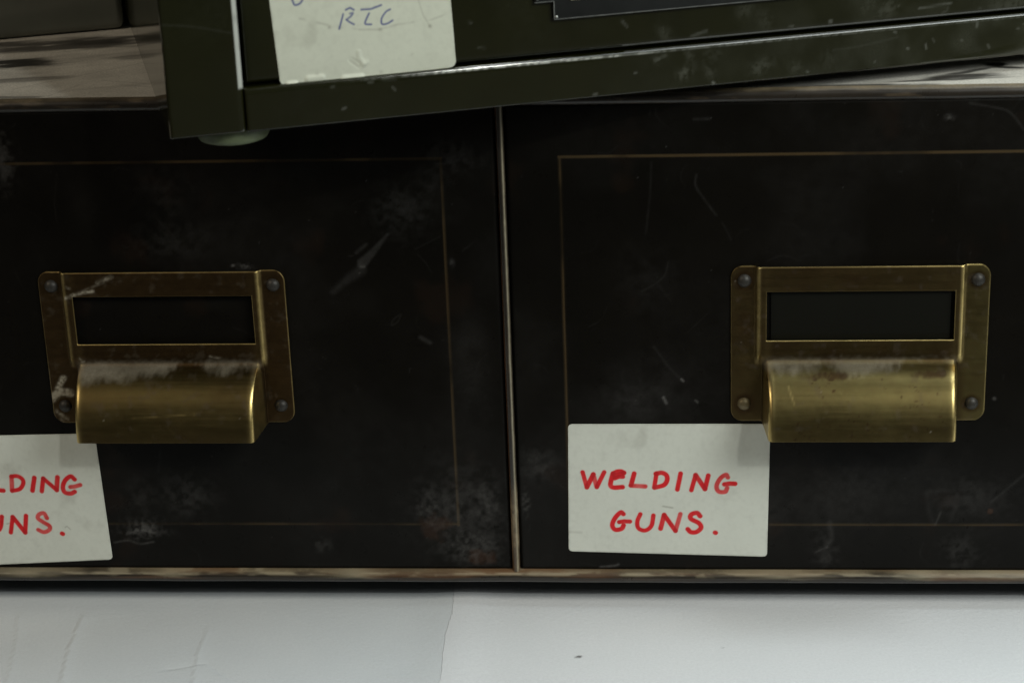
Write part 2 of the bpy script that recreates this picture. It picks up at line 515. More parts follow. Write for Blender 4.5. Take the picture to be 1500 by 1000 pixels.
# dusty top sheet, marks wiped through the dust
def top_panel():
    fx = np.concatenate([np.arange(XL, -150, 4.0), np.arange(-150, -70, 0.4), np.arange(-70, 20, 2.0), np.arange(20, 150, 0.4), np.arange(150, XR + 4, 4.0)])
    fx[-1] = XR
    fy = np.concatenate([np.arange(1.2, 100, 0.4), np.arange(100, DEP, 6.0), [DEP]])
    x, y = np.meshgrid(fx, fy, indexing='ij')
    d = 0.86 * np.ones_like(x)
    d *= 0.80 + 0.4 * fbm(x / 9, y / 9, 21)
    # long wipes, slanted a little
    ang = math.radians(16)
    u = x * math.cos(ang) + y * math.sin(ang); v = -x * math.sin(ang) + y * math.cos(ang)
    w = fbm(u / 42.0, v / 5.5, 31, 5)
    d *= 1 - 0.22 * sst(0.5, 0.8, w)
    w2 = fbm(u / 60.0, v / 2.2, 37, 4)
    d *= 1 - 0.05 * sst(0.58, 0.75, w2)
    # shapes seen on the left: two dark wiped patches and thin scratches
    T = lambda *p: on_level(list(p), ZT)
    def wipe(c, rx, ry, a, rot=0.3, seed=5):
        nonlocal d
        cx, cy = T(c)[0]
        m_ = blob(x, y, cx + 2.5 * (fbm(u / 9, v / 9, seed + 7, 3) - 0.5), cy, rx * 1.15, ry * 1.15, rot) * (0.2 + 1.4 * fbm(u / 12, v / 2.6, seed, 5))
        d = d * (1 - a * sst(0.24, 0.72, m_))
    wipe((80, 66), 36, 10, 0.80, 0.10, 51)
    wipe((30, 93), 17, 8.0, 0.95, 0.0, 52)
    wipe((165, 60), 17, 6, 0.6, 0.3, 53)
    wipe((30, 118), 18, 3.0, 0.5, 0.2, 54)
    wipe((205, 84), 12, 3.5, 0.45, 0.2, 55)
    wipe((30, 143), 20, 1.8, 0.6, 0.0, 56)
    for a_, c_ in (((20, 131), (210, 92)), ((70, 141), (118, 124)), ((150, 118), (230, 124)), ((0, 117), (80, 113)), ((175, 124), (222, 128))):
        d *= 1 - 0.28 * stroke(x, y, T(a_, c_), 0.35, 0.45)
    # and on the right
    wipe((1260, 128), 30, 3.0, 0.85, 0.05, 61)
    wipe((1420, 113), 13, 3.6, 0.9, 0.15, 62)
    wipe((1455, 94), 4, 3.0, 1.0, 0.0, 63)
    wipe((1480, 99), 7, 1.8, 0.95, -0.15, 64)
    wipe((1412, 106), 12, 1.8, 0.85, 0.5, 65)
    wipe((1180, 128), 26, 2.4, 0.6, 0.05, 66)
    wipe((1380, 117), 20, 1.3, 0.8, 0.1, 67)
    d *= sst(0.0, 2.6, y - 1.0 + 1.5 * (fbm(x / 6, y / 6, 71) - 0.5))
    d *= 0.93 + 0.14 * fbm(x / 0.9, y / 0.9, 81, 2)
    z = ZT + 0.0 * x
    me = mesh_np('top_panel', np.stack([x, y, z], -1).reshape(-1, 3), grid_quads(len(fx), len(fy)), {'dust': np.clip(d, 0, 1)}, origin=(0, DEP / 2, ZT))
    ob = link('top_panel', me, cab, (0, DEP / 2, ZT), m_top)
    sol = ob.modifiers.new('thickness', 'SOLIDIFY'); sol.thickness = 1.0 * S; sol.offset = -1
top_panel()

def bead(name, length_axis, a0, a1, centre, prof, attrs_fn, n=420, mat=None):
    """sweeps a profile (list of (u, w)) along x or z with a little waviness"""
    s = np.linspace(a0, a1, n)
    pr = np.asarray(prof, float)
    k = len(pr)
    ss = s[:, None] * np.ones((1, k))
    U = np.ones((n, 1)) * pr[None, :, 0]; W = np.ones((n, 1)) * pr[None, :, 1]
    wav = (0.22 if length_axis == 'x' else 0.10) * (fbm(ss / 22.0, ss * 0 + 2, 13, 3) - 0.5)
    if length_axis == 'x':
        v = np.stack([ss, centre[1] + U + wav, centre[2] + W + wav * 0.6], -1)
        og = (0, centre[1], centre[2])
    else:
        v = np.stack([centre[0] + W + wav * 0.5, centre[1] + U + wav * 0.5, ss], -1)
        og = (centre[0], centre[1], (a0 + a1) / 2)
    at = attrs_fn(ss, U, W)
    me = mesh_np(name, v.reshape(-1, 3), grid_quads(n, k, flip=(length_axis == 'x')), at, origin=og)
    return link(name, me, cab, og, mat)

def ring(ru, rw, a0, a1, n):
    """profile points: u towards -y (front), w across"""
    return [(-ru * math.cos(math.radians(a)), rw * math.sin(math.radians(a))) for a in np.linspace(a0, a1, n)]

# bottom rolled edge: worn through and dusty above, dark below
def bot_attr(s, U, W):
    up = W / 2.1
    n1 = fbm(s / 24.0, W * 0.8 + 3, 101, 4); n2 = fbm(s / 30.0, W * 0 + 7, 103, 3); n3 = fbm(s / 6.5, W * 1.8, 105, 4)
    tan = sst(0.20, 1.0, up + 0.6 * (n1 - 0.5) + 0.45 * (n3 - 0.5))
    dust = np.clip(tan * (0.38 + 0.45 * n3) * (0.75 + 0.6 * (n2 - 0.4)), 0, 1)
    rust = np.clip(sst(0.45, 0.62, n2) * tan * 0.9 + 0.5 * sst(0.5, 0.7, n1) * sst(-0.5, 0.2, up), 0, 1)
    line = np.exp(-((up - 0.55 - 0.25 * (n1 - 0.5)) / 0.14) ** 2) * sst(0.42, 0.62, n3)  # thin highlight along the rolled metal edge, painted into the colour
    wear_glint = sst(0.62, 0.74, fbm(s / 5.0, W * 0.5, 107, 4)) * sst(0.0, 0.7, up) * 0.65
    for cx, wd in ((-135, 9), (-95, 4), (-44, 6), (108, 5), (128, 12), (70, 10)):
        wear_glint = np.maximum(wear_glint, np.exp(-((s - cx) / wd) ** 2) * sst(-0.2, 0.6, up + 0.8 * (n3 - 0.5)) * 0.7)
    return {'dust': dust * (1 - rust * 0.6), 'rust': rust, 'wear_glint': np.clip(np.maximum(wear_glint * 0.6, 0.5 * line), 0, 1)}
bead('bottom_bead', 'x', XL, XR, (0, 0.6, -15.4), ring(2.6, 1.85, -100, 100, 22), bot_attr, 700, m_bead)

def topb_attr(s, U, W):
    up = W / 1.9
    n1 = fbm(s / 7.0, W * 0.7, 111, 4); n3 = fbm(s / 1.8, W * 1.6, 113, 3)
    right = sst(40, 70, s)
    dust = sst(0.45, 1.0, up + 0.4 * (n1 - 0.5)) * (0.5 + 0.4 * n3)
    spots = sst(0.66, 0.78, n1) * sst(-0.9, -0.2, up) * 0.10
    return {'dust': np.clip(dust * (0.30 + 0.30 * right) + spots, 0, 1), 'rust': sst(0.65, 0.8, n1) * 0.10, 'wear_glint': 0 * s}
bead('top_bead', 'x', XL, XR, (0, 1.3, ZT - 0.55), ring(2.2, 1.9, -105, 84, 20), topb_attr, 700, m_bead)

def div_attr(s, U, W):
    n1 = fbm(s / 6.0, W * 1.2, 121, 4); n3 = fbm(s / 1.4, W * 2.5, 123, 3)
    side_glint = np.exp(-((W / 1.1 - 0.50 - 0.2 * (n1 - 0.5)) / 0.20) ** 2)  # bright stripe painted on the right of the roll as its highlight
    low = 1 - sst(-2, 15, s)
    rust = np.clip((1 - sst(-0.95, -0.35, W / 1.1)) * (0.5 + 0.6 * n1) + low * 0.5 * n3, 0, 1)
    return {'dust': np.clip(0.18 * n3 * low + 0.5 * (1 - sst(5, 12, np.abs(s - 1.5))) * n3, 0, 1), 'rust': rust, 'wear_glint': np.clip(side_glint * (0.55 + 0.5 * n3), 0, 1) * 0.8}
bead('divider', 'z', -13.9, ZT - 2.0, (0, 0.5, 0), ring(1.5, 1.02, -95, 95, 18), div_attr, 420, m_bead)
for sx, xx in ((-1, XL + 0.9), (1, XR - 0.9)):
    bead('side_bead', 'z', -13.9, ZT - 2.0, (xx, 0.5, 0), ring(1.5, 1.12, -95, 95, 10), div_attr, 120, m_bead)

# ------------------------------------------------------------------ drawers
Z0, Z1 = -13.75, 116.3
PX = on_front

def drawer(x0, x1, pin_x, paint, label):
    st = 0.36
    nx = int((x1 - x0) / st) + 1; nz = int((Z1 - Z0) / st) + 1
    x, z = np.meshgrid(np.linspace(x0, x1, nx), np.linspace(Z0, Z1, nz), indexing='ij')
    # painted line, worn thin in places
    pin = np.zeros_like(x)
    wob = 0.10 * (fbm(x / 15, z / 15, 7, 2) - 0.5)
    (pa, pb) = pin_x
    dx0 = np.abs(x - pa + wob); dx1 = np.abs(x - pb + wob); dz0 = np.abs(z + wob); dz1 = np.abs(z - 102.45 + wob)
    inx = (x > pa - 0.45) & (x < pb + 0.45); inz = (z > -0.45) & (z < 102.9)
    wid = 0.27
    lines = [(dx0, inz, 0.75), (dx1, inz, 0.6), (dz0, inx, 0.55), (dz1, inx, 1.0)]
    for d_, ok, a in lines:
        pin = np.maximum(pin, np.where(ok, (1 - sst(wid - 0.2, wid + 0.22, d_)) * a, 0))
    pin *= 0.25 + 0.75 * sst(0.30, 0.62, fbm(x / 13, z / 13, 17, 4))
    # thin overall haze + speckles
    hz = fbm(x / 26, z / 26, 23 + int(abs(x0)), 5)
    dust = 0.0005 + 0.014 * sst(0.45, 0.8, hz) * (0.3 + fbm(x / 2.2, z / 2.2, 29, 3))
    sp = vnoise(x / 0.8, z / 0.8, 33 + int(abs(x0))); dust = dust + 0.12 * sst(0.988, 0.999, sp)
    sp = vnoise(x / 1.3, z / 1.3, 43 + int(abs(x0))); dust = dust + 0.03 * sst(0.975, 0.998, sp)
    rust = 0.15 * sst(0.66, 0.8, fbm(x / 16, z / 16, 53, 5))
    def haze(c, rx, ry, a, rot=0.0, fine=3.0, seed=0, lo=0.35):
        nonlocal dust
        cx, cz = PX([c])[0]
        g = blob(x, z, cx, cz, rx / 5.5, ry / 5.0, rot)
        dust = dust + 0.50 * a * g * sst(lo, 0.85, fbm(x / (fine * 0.75), z / (fine * 0.75), 200 + seed, 6) + 0.22 * g) * (0.55 + 0.9 * fbm(x / 0.9, z / 0.9, 260 + seed, 2))
    def scratch(pts, a, w=0.3, soft=0.22, w_end=None):
        nonlocal dust
        mk = stroke(x, z, smooth_path(PX(pts)), w, soft, w_end)
        dust = dust + 0.60 * a * mk * (0.45 + 0.8 * fbm(x / 1.2, z / 1.2, 301, 3))
    def rusty(c, rx, ry, a, seed=0):
        nonlocal rust
        cx, cz = PX([c])[0]
        rust = np.maximum(rust, a * sst(0.45, 0.75, blob(x, z, cx, cz, rx / 5.5, ry / 5.0) * (0.4 + fbm(x / 2.0, z / 2.0, 400 + seed, 4))))
    paint(haze, scratch, rusty)
    rs = np.random.RandomState(int(abs(x0)) + 5)
    for k in range(70):             # hairline scratches and rub marks
        cx, cz = rs.uniform(x0, x1), rs.uniform(Z0, Z1)
        an, ln = rs.uniform(0, math.pi), rs.uniform(1.5, 9)
        bend = rs.uniform(-0.25, 0.25) * ln
        p3 = [(cx - ln * math.cos(an) / 2, cz - ln * math.sin(an) / 2), (cx - bend * math.sin(an), cz + bend * math.cos(an)), (cx + ln * math.cos(an) / 2, cz + ln * math.sin(an) / 2)]
        dust = dust + rs.uniform(0.006, 0.028) * stroke(x, z, smooth_path(p3), 0.2, 0.25) * fbm(x / 1.5, z / 1.5, 311, 3) * 1.6
    flat = np.zeros_like(x) + 0.10 * (fbm(x / 60, z / 60, 61, 2) - 0.5)
    e = np.minimum(np.minimum(x - x0, x1 - x), np.minimum(z - Z0, Z1 - z))
    flat = flat + 0.5 * (1 - sst(0, 0.9, e))
    xc, zc = (x0 + x1) / 2, (Z0 + Z1) / 2
    me = mesh_np('drawer', np.stack([x, flat, z], -1).reshape(-1, 3), grid_quads(nx, nz), {'dust': np.clip(dust, 0, 1), 'rust': rust, 'pinstripe': np.clip(pin, 0, 1)}, origin=(xc, 0, zc))
    dr = link('drawer', me, cab, (xc, 0, zc), m_black)
    sol = dr.modifiers.new('thickness', 'SOLIDIFY'); sol.thickness = 1.4 * S; sol.offset = -1
    dr['label'] = label
    tr = Poly()                     # the steel tray behind the front
    tr.box(x0 + 3, x1 - 3, 2.4, DEP - 12, Z0 + 1.0, Z0 + 2.2)
    tr.box(x0 + 3, x0 + 4.2, 2.4, DEP - 12, Z0 + 2.2, Z1 - 30)
    tr.box(x1 - 4.2, x1 - 3, 2.4, DEP - 12, Z0 + 2.2, Z1 - 30)
    link('tray', tr.mesh('tray', (xc, 0, zc)), dr, (xc, 0, zc), m_body)
    return dr

def paint_left(haze, scratch, rusty):
    haze((590, 308), 52, 42, 0.10, 0, 2.0, 1)
    haze((630, 270), 20, 30, 0.05, 0, 2.0, 2)
    scratch([(568, 343), (547, 368), (530, 386)], 0.14, 0.5, 0.5, 2.6)
    scratch([(536, 358), (522, 370)], 0.10, 0.8, 0.5)
    scratch([(528, 391), (534, 391)], 0.30, 0.3, 0.25)
    scratch([(529, 396), (508, 410), (488, 428)], 0.085, 2.6, 0.9, 1.2)
    scratch([(588, 460), (578, 466), (573, 476), (582, 472), (588, 460)], 0.06, 0.3, 0.2)
    scratch([(608, 365), (645, 346)], 0.04, 0.3, 0.25)
    scratch([(616, 494), (630, 502)], 0.11, 1.0, 0.5)
    haze((662, 384), 4, 8, 0.25, 0, 1.0, 3, 0.1)
    haze((690, 560), 42, 95, 0.050, 0, 6.0, 4, 0.0)
    haze((690, 500), 35, 40, 0.04, 0, 6.0, 5, 0.0)
    haze((675, 745), 75, 75, 0.16, 0, 2.2, 6, 0.42)
    haze((690, 800), 60, 40, 0.22, 0, 1.6, 7, 0.45)
    haze((630, 745), 25, 35, 0.20, 0, 1.4, 8, 0.45)
    haze((715, 735), 25, 45, 0.18, 0, 1.6, 9, 0.42)
    rusty((705, 815), 40, 25, 0.8, 1); rusty((640, 770), 40, 40, 0.6, 2)
    scratch([(186, 782), (205, 776), (226, 780)], 0.30, 0.4, 0.5)
    scratch([(168, 794), (188, 791), (205, 796), (225, 793)], 0.26, 0.35, 0.4)
    haze((210, 775), 40, 18, 0.35, 0, 1.2, 10, 0.45)
    haze((275, 725), 50, 40, 0.14, 0, 2.2, 11, 0.42)
    haze((205, 730), 30, 40, 0.10, 0, 2.2, 12, 0.42)
    haze((470, 798), 22, 14, 0.14, 0, 1.6, 13, 0.4)
    haze((5, 235), 20, 45, 0.24, 0, 1.8, 14, 0.40)
    haze((235, 280), 60, 40, 0.05, 0, 2.4, 15, 0.45)
    scratch([(83, 255), (80, 300), (84, 325)], 0.03, 0.3, 0.2)
    scratch([(168, 250), (175, 246), (190, 250)], 0.06, 0.3, 0.2)
    scratch([(228, 318), (240, 333), (255, 345)], 0.05, 0.3, 0.25)
    haze((250, 350), 70, 40, 0.06, 0, 2.0, 16, 0.45)
    haze((660, 230), 50, 30, 0.08, 0, 2.0, 17, 0.45)
    scratch([(640, 240), (665, 238), (680, 225)], 0.05, 0.5, 0.4)
    scratch([(340, 389), (342, 389)], 0.7, 0.4, 0.3)
    haze((358, 390), 16, 5, 0.4, 0, 0.7, 19, 0.45)
    haze((440, 560), 90, 80, 0.02, 0, 5.0, 18, 0.2)
    scratch([(235, 660), (232, 690)], 0.05, 0.5, 0.5)

def paint_right(haze, scratch, rusty):
    haze((790, 680), 34, 30, 0.17, 0, 1.8, 31, 0.25)
    haze((770, 735), 8, 22, 0.35, 0, 1.0, 32, 0.42)
    haze((965, 575), 105, 62, 0.055, 0, 4.0, 33, 0.1)
    haze((930, 590), 60, 40, 0.06, 0, 2.2, 34, 0.38)
    scratch([(954, 238), (952, 285), (946, 342)], 0.045, 0.45, 0.3)
    scratch([(1020, 256), (1019, 272), (1032, 292), (1049, 315)], 0.09, 0.4, 0.3)
    scratch([(1058, 326), (1071, 351)], 0.05, 0.35, 0.3)
    scratch([(979, 383), (974, 402), (962, 414), (940, 427)], 0.045, 0.4, 0.3)
    scratch([(964, 416), (981, 440)], 0.03, 0.4, 0.3)
    scratch([(958, 508), (982, 540), (1000, 557)], 0.06, 0.5, 0.4)
    scratch([(972, 582), (976, 590)], 0.55, 0.7, 0.3)
    scratch([(998, 555), (1001, 558)], 0.5, 0.4, 0.25)
    scratch([(1019, 586), (1022, 589)], 0.5, 0.4, 0.25)
    scratch([(1017, 175), (1040, 174)], 0.10, 0.6, 0.4)
    scratch([(820, 170), (850, 155)], 0.04, 0.4, 0.3)
    scratch([(1420, 151), (1460, 158), (1480, 165), (1500, 190)], 0.10, 0.45, 0.3)
    haze((1390, 172), 8, 5, 0.35, 0, 0.8, 35, 0.35)
    haze((1230, 725), 110, 60, 0.060, 0.2, 2.6, 36, 0.30)
    haze((1290, 700), 160, 90, 0.040, 0.2, 5.0, 37, 0.05)
    scratch([(1215, 765), (1218, 785), (1212, 800)], 0.13, 1.0, 0.8)
    scratch([(1195, 808), (1212, 800)], 0.12, 0.4, 0.3)
    scratch([(1378, 750), (1370, 768)], 0.20, 0.35, 0.3)
    scratch([(1357, 722), (1362, 750), (1368, 766)], 0.05, 1.0, 0.7)
    scratch([(1358, 720), (1398, 717)], 0.05, 0.8, 0.6)
    scratch([(1400, 742), (1392, 762)], 0.04, 0.9, 0.6)
    scratch([(1500, 695), (1470, 720), (1452, 735)], 0.08, 0.6, 0.5)
    haze((1420, 730), 70, 40, 0.10, 0, 2.0, 38, 0.36)
    haze((1410, 810), 40, 35, 0.12, 0, 1.6, 39, 0.42)
    haze((1210, 810), 25, 40, 0.12, 0, 1.6, 40, 0.40)
    rusty((1450, 748), 8, 8, 1.0, 5)
    haze((1130, 740), 30, 60, 0.06, 0, 2.5, 41, 0.3)
    scratch([(880, 830), (900, 828), (906, 826)], 0.45, 0.5, 0.4)
    scratch([(1428, 584), (1432, 586)], 0.0, 0.3, 0.2)
    scratch([(1456, 583), (1457, 584)], 0.4, 0.6, 0.4)
    haze((1100, 470), 200, 120, 0.02, 0, 6.0, 42, 0.1)
    haze((950, 410), 60, 60, 0.03, 0, 3.0, 43, 0.4)

PL, PR = -115.84, 64.34            # left bead of each pull plate
dr_l = drawer(-178.4, -1.25, (-162.0, -15.2), paint_left, 'black drawer front with a light smear and a cluster of grey stains in its lower corner')
dr_r = drawer(1.25, 178.9, (14.9, 162.5), paint_right, 'black drawer front whose whole label shows beside the pull')

# ------------------------------------------------------------------ pressed brass pull plates
def pull(o, dr, which):
    e0, e1, w0, w1 = -6.68, 58.6, 2.41, 49.85
    zb_, zt_, wb_, wt_ = 30.3, 73.3, 53.25, 66.6
    s0, s1 = 1.3, 51.4             # foot of the finger pull on the plate
    D = 14.0
    xs = np.unique(np.round(np.concatenate([[e0 + 0.15, e0 + 0.3, e0 + 0.5, e1 - 0.5, e1 - 0.3, e1 - 0.15, w0 - 0.2, w0 - 0.4, w1 + 0.2, w1 + 0.4], np.linspace(e0, s0 - 2.2, 16), np.linspace(-0.9, 0.9, 12), np.linspace(s0 - 2.2, s0, 14), np.linspace(s0, w0 + 2.5, 44),
                                             np.linspace(w0 + 2.5, w1 - 2.5, 100), np.linspace(w1 - 2.5, s1, 44), np.linspace(s1, s1 + 2.2, 14), np.linspace(51.1, 52.9, 12), np.linspace(s1 + 2.2, e1, 16), [w0, w1]]), 4))
    ang = np.linspace(0, math.pi / 2, 60)
    zs = np.unique(np.round(np.concatenate([[zt_ - 0.15, zt_ - 0.3, zt_ - 0.5, zb_ + 0.15, zb_ + 0.3, zb_ + 0.5, wb_ - 0.2, wb_ - 0.4, wt_ + 0.2, wt_ + 0.4], zb_ + 17.0 * np.sin(ang), np.linspace(47.3, wb_, 24), [wb_, wt_], np.linspace(wb_, wt_, 36), np.linspace(wt_, zt_, 28)]), 4))
    x, z = np.meshgrid(xs, zs, indexing='ij')
    # flat plate, raised card band between the two ridges
    ridge = lambda c: np.exp(-((x - c) / 0.55) ** 2)
    band = sst(-0.8, 0.6, x) * (1 - sst(50.9, 52.6, x)) * sst(46.0, 49.5, z)
    top = sst(46.0, 49.5, z)
    base = 0.7 + 1.15 * band + 0.35 * (ridge(0.15) + ridge(51.85)) * top
    # finger pull: quarter ellipse swept along x, rounded at both ends
    q = np.clip((z - zb_) / 17.0, 0, 1)
    prof = np.sqrt(np.clip(1 - q ** 2.1, 0, 1)) ** 0.95
    dl = np.clip((x - s0) / 2.7, 0, 1); drr = np.clip((s1 - x) / 2.7, 0, 1)
    endf = lambda t: np.where(t <= 0, 0, np.minimum(1, np.where(t < 0.50, t / 0.50 * 0.90, 0.90 + 0.10 * np.sqrt(np.clip(1 - ((1 - t) / 0.50) ** 2, 0, 1)))))
    zc = 46.7; hc = D * (1 - ((zc - zb_) / 17.0) ** 2.1) ** 0.475
    hp = np.where(z > zc, hc * np.exp(-(z - zc) / 1.25), D * prof) * endf(dl) * endf(drr)
    k = 2.4
    h = np.where(hp > 0.01, np.maximum(base, hp) + 0.25 * k * np.clip(1 - np.abs(base - hp) / k, 0, 1) ** 2, base)
    h = h + 0.05 * (fbm(x / 8 + o, z / 8, 77, 3) - 0.5)
    edge_d = np.minimum(np.minimum(x - e0, e1 - x), np.minimum(z - zb_ + 9 * (hp > 2), zt_ - z))
    h = h - 0.32 * (1 - np.clip(edge_d / 0.5, 0, 1)) ** 2
    xx = x.copy()
    r = 3.2
    for zc, sg in ((zt_ - r, 1), (zb_ + r, -1)):
        dz = np.clip((z - zc) * sg, 0, r)
        cut = r - np.sqrt(np.clip(r * r - dz * dz, 0, None))
        L = x < s0 - 2.2
        xx = np.where(L, (x - (s0 - 2.2)) * ((s0 - 2.2 - e0 - cut) / (s0 - 2.2 - e0)) + s0 - 2.2, xx)
        R_ = x > s1 + 2.2
        xx = np.where(R_, (x - (s1 + 2.2)) * ((e1 - s1 - 2.2 - cut) / (e1 - s1 - 2.2)) + s1 + 2.2, xx)
        x = np.where(L | R_, xx, x)
    xm = (xs[:-1] + xs[1:]) / 2; zm = (zs[:-1] + zs[1:]) / 2
    keep = ~(((xm > w0) & (xm < w1))[:, None] & ((zm > wb_) & (zm < wt_))[None, :])
    # patina; the pull darker towards its foot, the right plate's right flange lighter
    n1 = fbm(x / 7 + o, z / 7, 131, 4); n2 = fbm(x / 2.0 + o, z / 2.0, 133, 4); n3 = fbm(x / 0.7 + o, z / 0.7, 137, 3)
    on_pull = sst(1.6, 4.0, h)
    tarn = 0.86 * (1 - on_pull) + 0.26 * on_pull + 0.5 * (n1 - 0.5) + 0.22 * on_pull * (1 - sst(31, 38, z))
    if which == 'L':
        tarn = tarn + 0.22 * (1 - on_pull) + 0.12
    else:
        tarn = tarn - 0.62 * sst(51.5, 54, x) * (1 - on_pull) - 0.10
    tarn = tarn + 0.25 * sst(0.6, 0.8, n2)
    for rx, rz in ((-3.2, 69.3), (55.45, 69.15), (-3.2, 35.3), (55.1, 35.2)):   # grime round the rivets
        rr = np.hypot(x - rx, z - rz)
        tarn = tarn + 0.6 * (1 - sst(2.0, 3.1 + 1.2 * (n2 - 0.5), rr))
    # dust lying on the shoulder of the pull
    bump_at = {'L': [(265, 4.0, 2.4), (330, 6.0, 0.8)], 'R': [(1212, 7.0, 1.5), (1362, 8.0, 1.9), (1150, 5.0, 0.6)]}[which]
    edge = 44.8 + 0.03 * x + 2.6 * (fbm(x / 6 + o, x * 0 + 1, 141, 4) - 0.5) + 1.8 * (n2 - 0.5) + 1.2 * (n3 - 0.5)
    for px_, wd, up_ in bump_at:
        edge = edge + up_ * np.exp(-((x - (on_front([(px_, 545)], -9)[0][0] - o)) / wd) ** 2)
    dust = sst(edge - 0.6, edge + 1.5, z) * (1 - sst(46.4, 49.6, z + 1.6 * (n3 - 0.5) + 1.0 * (n2 - 0.5))) * sst(s0 - 0.4, s0 + 2.2, x) * (1 - sst(s1 - 2.2, s1 + 0.4, x))
    dust = dust * (0.28 + 0.28 * n3) * (0.55 + 0.75 * fbm(x / 9 + o, z / 2.5, 143, 3))
    dust = dust + 0.05 * sst(0.6, 0.8, n2)
    dust = dust + 0.4 * sst(0.985, 0.999, vnoise(x / 0.5, z / 0.5, 151 + int(o) % 7))
    P = lambda pts: PX(pts) - np.array([o, 0])
    P9 = lambda pts, yy=-10.0: on_front(pts, yy) - np.array([o, 0])
    if which == 'L':
        for pts, a, w in (([(99, 433), (115, 427), (138, 423)], 0.85, 1.0), ([(146, 410), (165, 402)], 0.42, 1.7), ([(100, 417), (104, 419)], 0.5, 0.5),
                          ([(120, 424), (155, 410)], 0.25, 0.4), ([(78, 582), (88, 571), (105, 574)], 1.0, 3.6), ([(86, 566), (94, 552)], 0.8, 2.4), ([(83, 600), (100, 612)], 0.5, 1.4),
                          ([(71, 540), (76, 590), (82, 612)], 0.45, 0.5), ([(80, 611), (84, 616)], 0.8, 1.1), ([(91, 613), (94, 615)], 0.8, 1.1),
                          ([(120, 521), (126, 525), (121, 527)], 0.6, 0.5), ([(310, 518), (325, 521)], 0.5, 0.5), ([(215, 612), (250, 610), (285, 608)], 0.0, 0.3)):
            dust = np.maximum(dust, a * stroke(x, z, P(pts), w * 0.55, 0.55) * (0.35 + 1.1 * sst(0.3, 0.65, n3)))
        glint_mk = 0.35 * stroke(x, z, P9([(195, 612), (232, 610.5), (285, 607.5)], -13), 0.3, 0.25) * (0.3 + 0.7 * sst(0.35, 0.6, n2))
    else:
        tarn = tarn + 0.8 * sst(0.35, 0.95, (blob(x, z, *P9([(1225, 556)], -9)[0], 14, 1.3) + blob(x, z, *P9([(1365, 552)], -8)[0], 8, 1.3)) * (0.05 + 0.9 * n2 + 0.7 * n3))
        tarn = tarn + 0.7 * sst(0.68, 0.78, n3) * sst(0.5, 0.62, n1) * on_pull
        glint_mk = 0.2 * stroke(x, z, P9([(1155, 568), (1163, 588)]), 0.3, 0.3)
    # highlights painted on the ridges, the ends of the pull and the rims
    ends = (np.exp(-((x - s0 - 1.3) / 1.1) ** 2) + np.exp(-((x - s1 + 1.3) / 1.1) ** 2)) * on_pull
    glint_mk = np.maximum(glint_mk, 0.85 * ends * (0.6 + 0.5 * n1))
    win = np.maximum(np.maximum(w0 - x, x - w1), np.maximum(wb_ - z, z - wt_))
    rim = (0.75 if which == 'R' else 0.5) * (1 - sst(0.0, 0.34, edge_d)) * (0.45 + 0.8 * n2) * (0.35 + 0.65 * sst(20, 52, x) if which == 'R' else 1.0)  # plate and window rims: light on the cut edges, painted brighter
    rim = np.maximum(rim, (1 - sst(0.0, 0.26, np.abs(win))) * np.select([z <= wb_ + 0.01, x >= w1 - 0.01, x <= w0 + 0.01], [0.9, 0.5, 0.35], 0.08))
    glint_mk = np.maximum(glint_mk, rim)
    glint_mk = np.maximum(glint_mk, (0.35 * ridge(0.2) + (0.95 if which == 'R' else 0.6) * ridge(51.7)) * top * (0.5 + 0.6 * n2))
    og = (o + 26, 0, 52)
    v = np.stack([x + o, 0.0 - h, z], -1)
    me = mesh_np('pull_plate', v.reshape(-1, 3), grid_quads(len(xs), len(zs), keep), {'dust': np.clip(dust, 0, 1), 'tarnish': np.clip(tarn, 0, 1), 'glint_scratch': np.clip(glint_mk, 0, 1)}, origin=og)
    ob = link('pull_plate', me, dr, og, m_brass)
    sol = ob.modifiers.new('thickness', 'SOLIDIFY'); sol.thickness = 0.55 * S; sol.offset = -1
    # rivets
    pos = [(-3.2, 69.3), (55.45, 69.15), (-3.2, 35.3), (55.1, 35.2)]
    for i, (rx, rz) in enumerate(pos):
        c = (o + rx, -0.72, rz)
        rv = Poly()
        rv.lathe(c, [(0.01, 1.25), (0.7, 1.15), (1.25, 0.85), (1.6, 0.45), (1.75, 0.1), (1.8, -0.1)], 24, 'y')
        rv = rv.mesh('rivet', c, True)
        ro = link('rivet', rv, dr, c, m_rivet_b if (which == 'R' and i == 2) else m_rivet)
pull(PL, dr_l, 'L')
pull(PR, dr_r, 'R')
h = Poly(); h.box(PR + 3.6, PR + 48.9, -0.62, -0.30, 51.5, 68.5)
link('card_insert', h.mesh('card_insert', (PR, 0, 60)), dr_r, (PR, 0, 60), m_insert)

# ------------------------------------------------------------------ handwritten labels
def ink_layers(x, z, strokes, w, soft):
    ink = np.zeros_like(x); dark = np.zeros_like(x)
    for k, pts in enumerate(strokes):
        p = smooth_path(pts, 8) if len(pts) > 3 else np.asarray(pts)
        ww = w * (0.94 + 0.12 * ((k * 37) % 10) / 10)
        mk = stroke(x, z, p, ww, soft)
        dens = 1.0 + 0.16 * (fbm(x / 1.6, z / 1.6, 501 + k, 3) - 0.5) - 0.10 * ((k * 29) % 7 == 2)
        dark = np.maximum(dark, np.minimum(ink, mk) * 0.6)
        dark = np.maximum(dark, mk * 0.3 * sst(0.50, 0.72, fbm(x / 0.8, z / 1.3, 540 + k, 3)))
        ink = np.maximum(ink, mk * dens)
        for end in (p[0], p[-1]):           # ink pools at the ends
            dark = np.maximum(dark, 0.35 * mk * np.exp(-((x - end[0]) ** 2 + (z - end[1]) ** 2) / (0.4 * w) ** 2))
    return np.clip(ink, 0, 1), np.clip(dark, 0, 1)

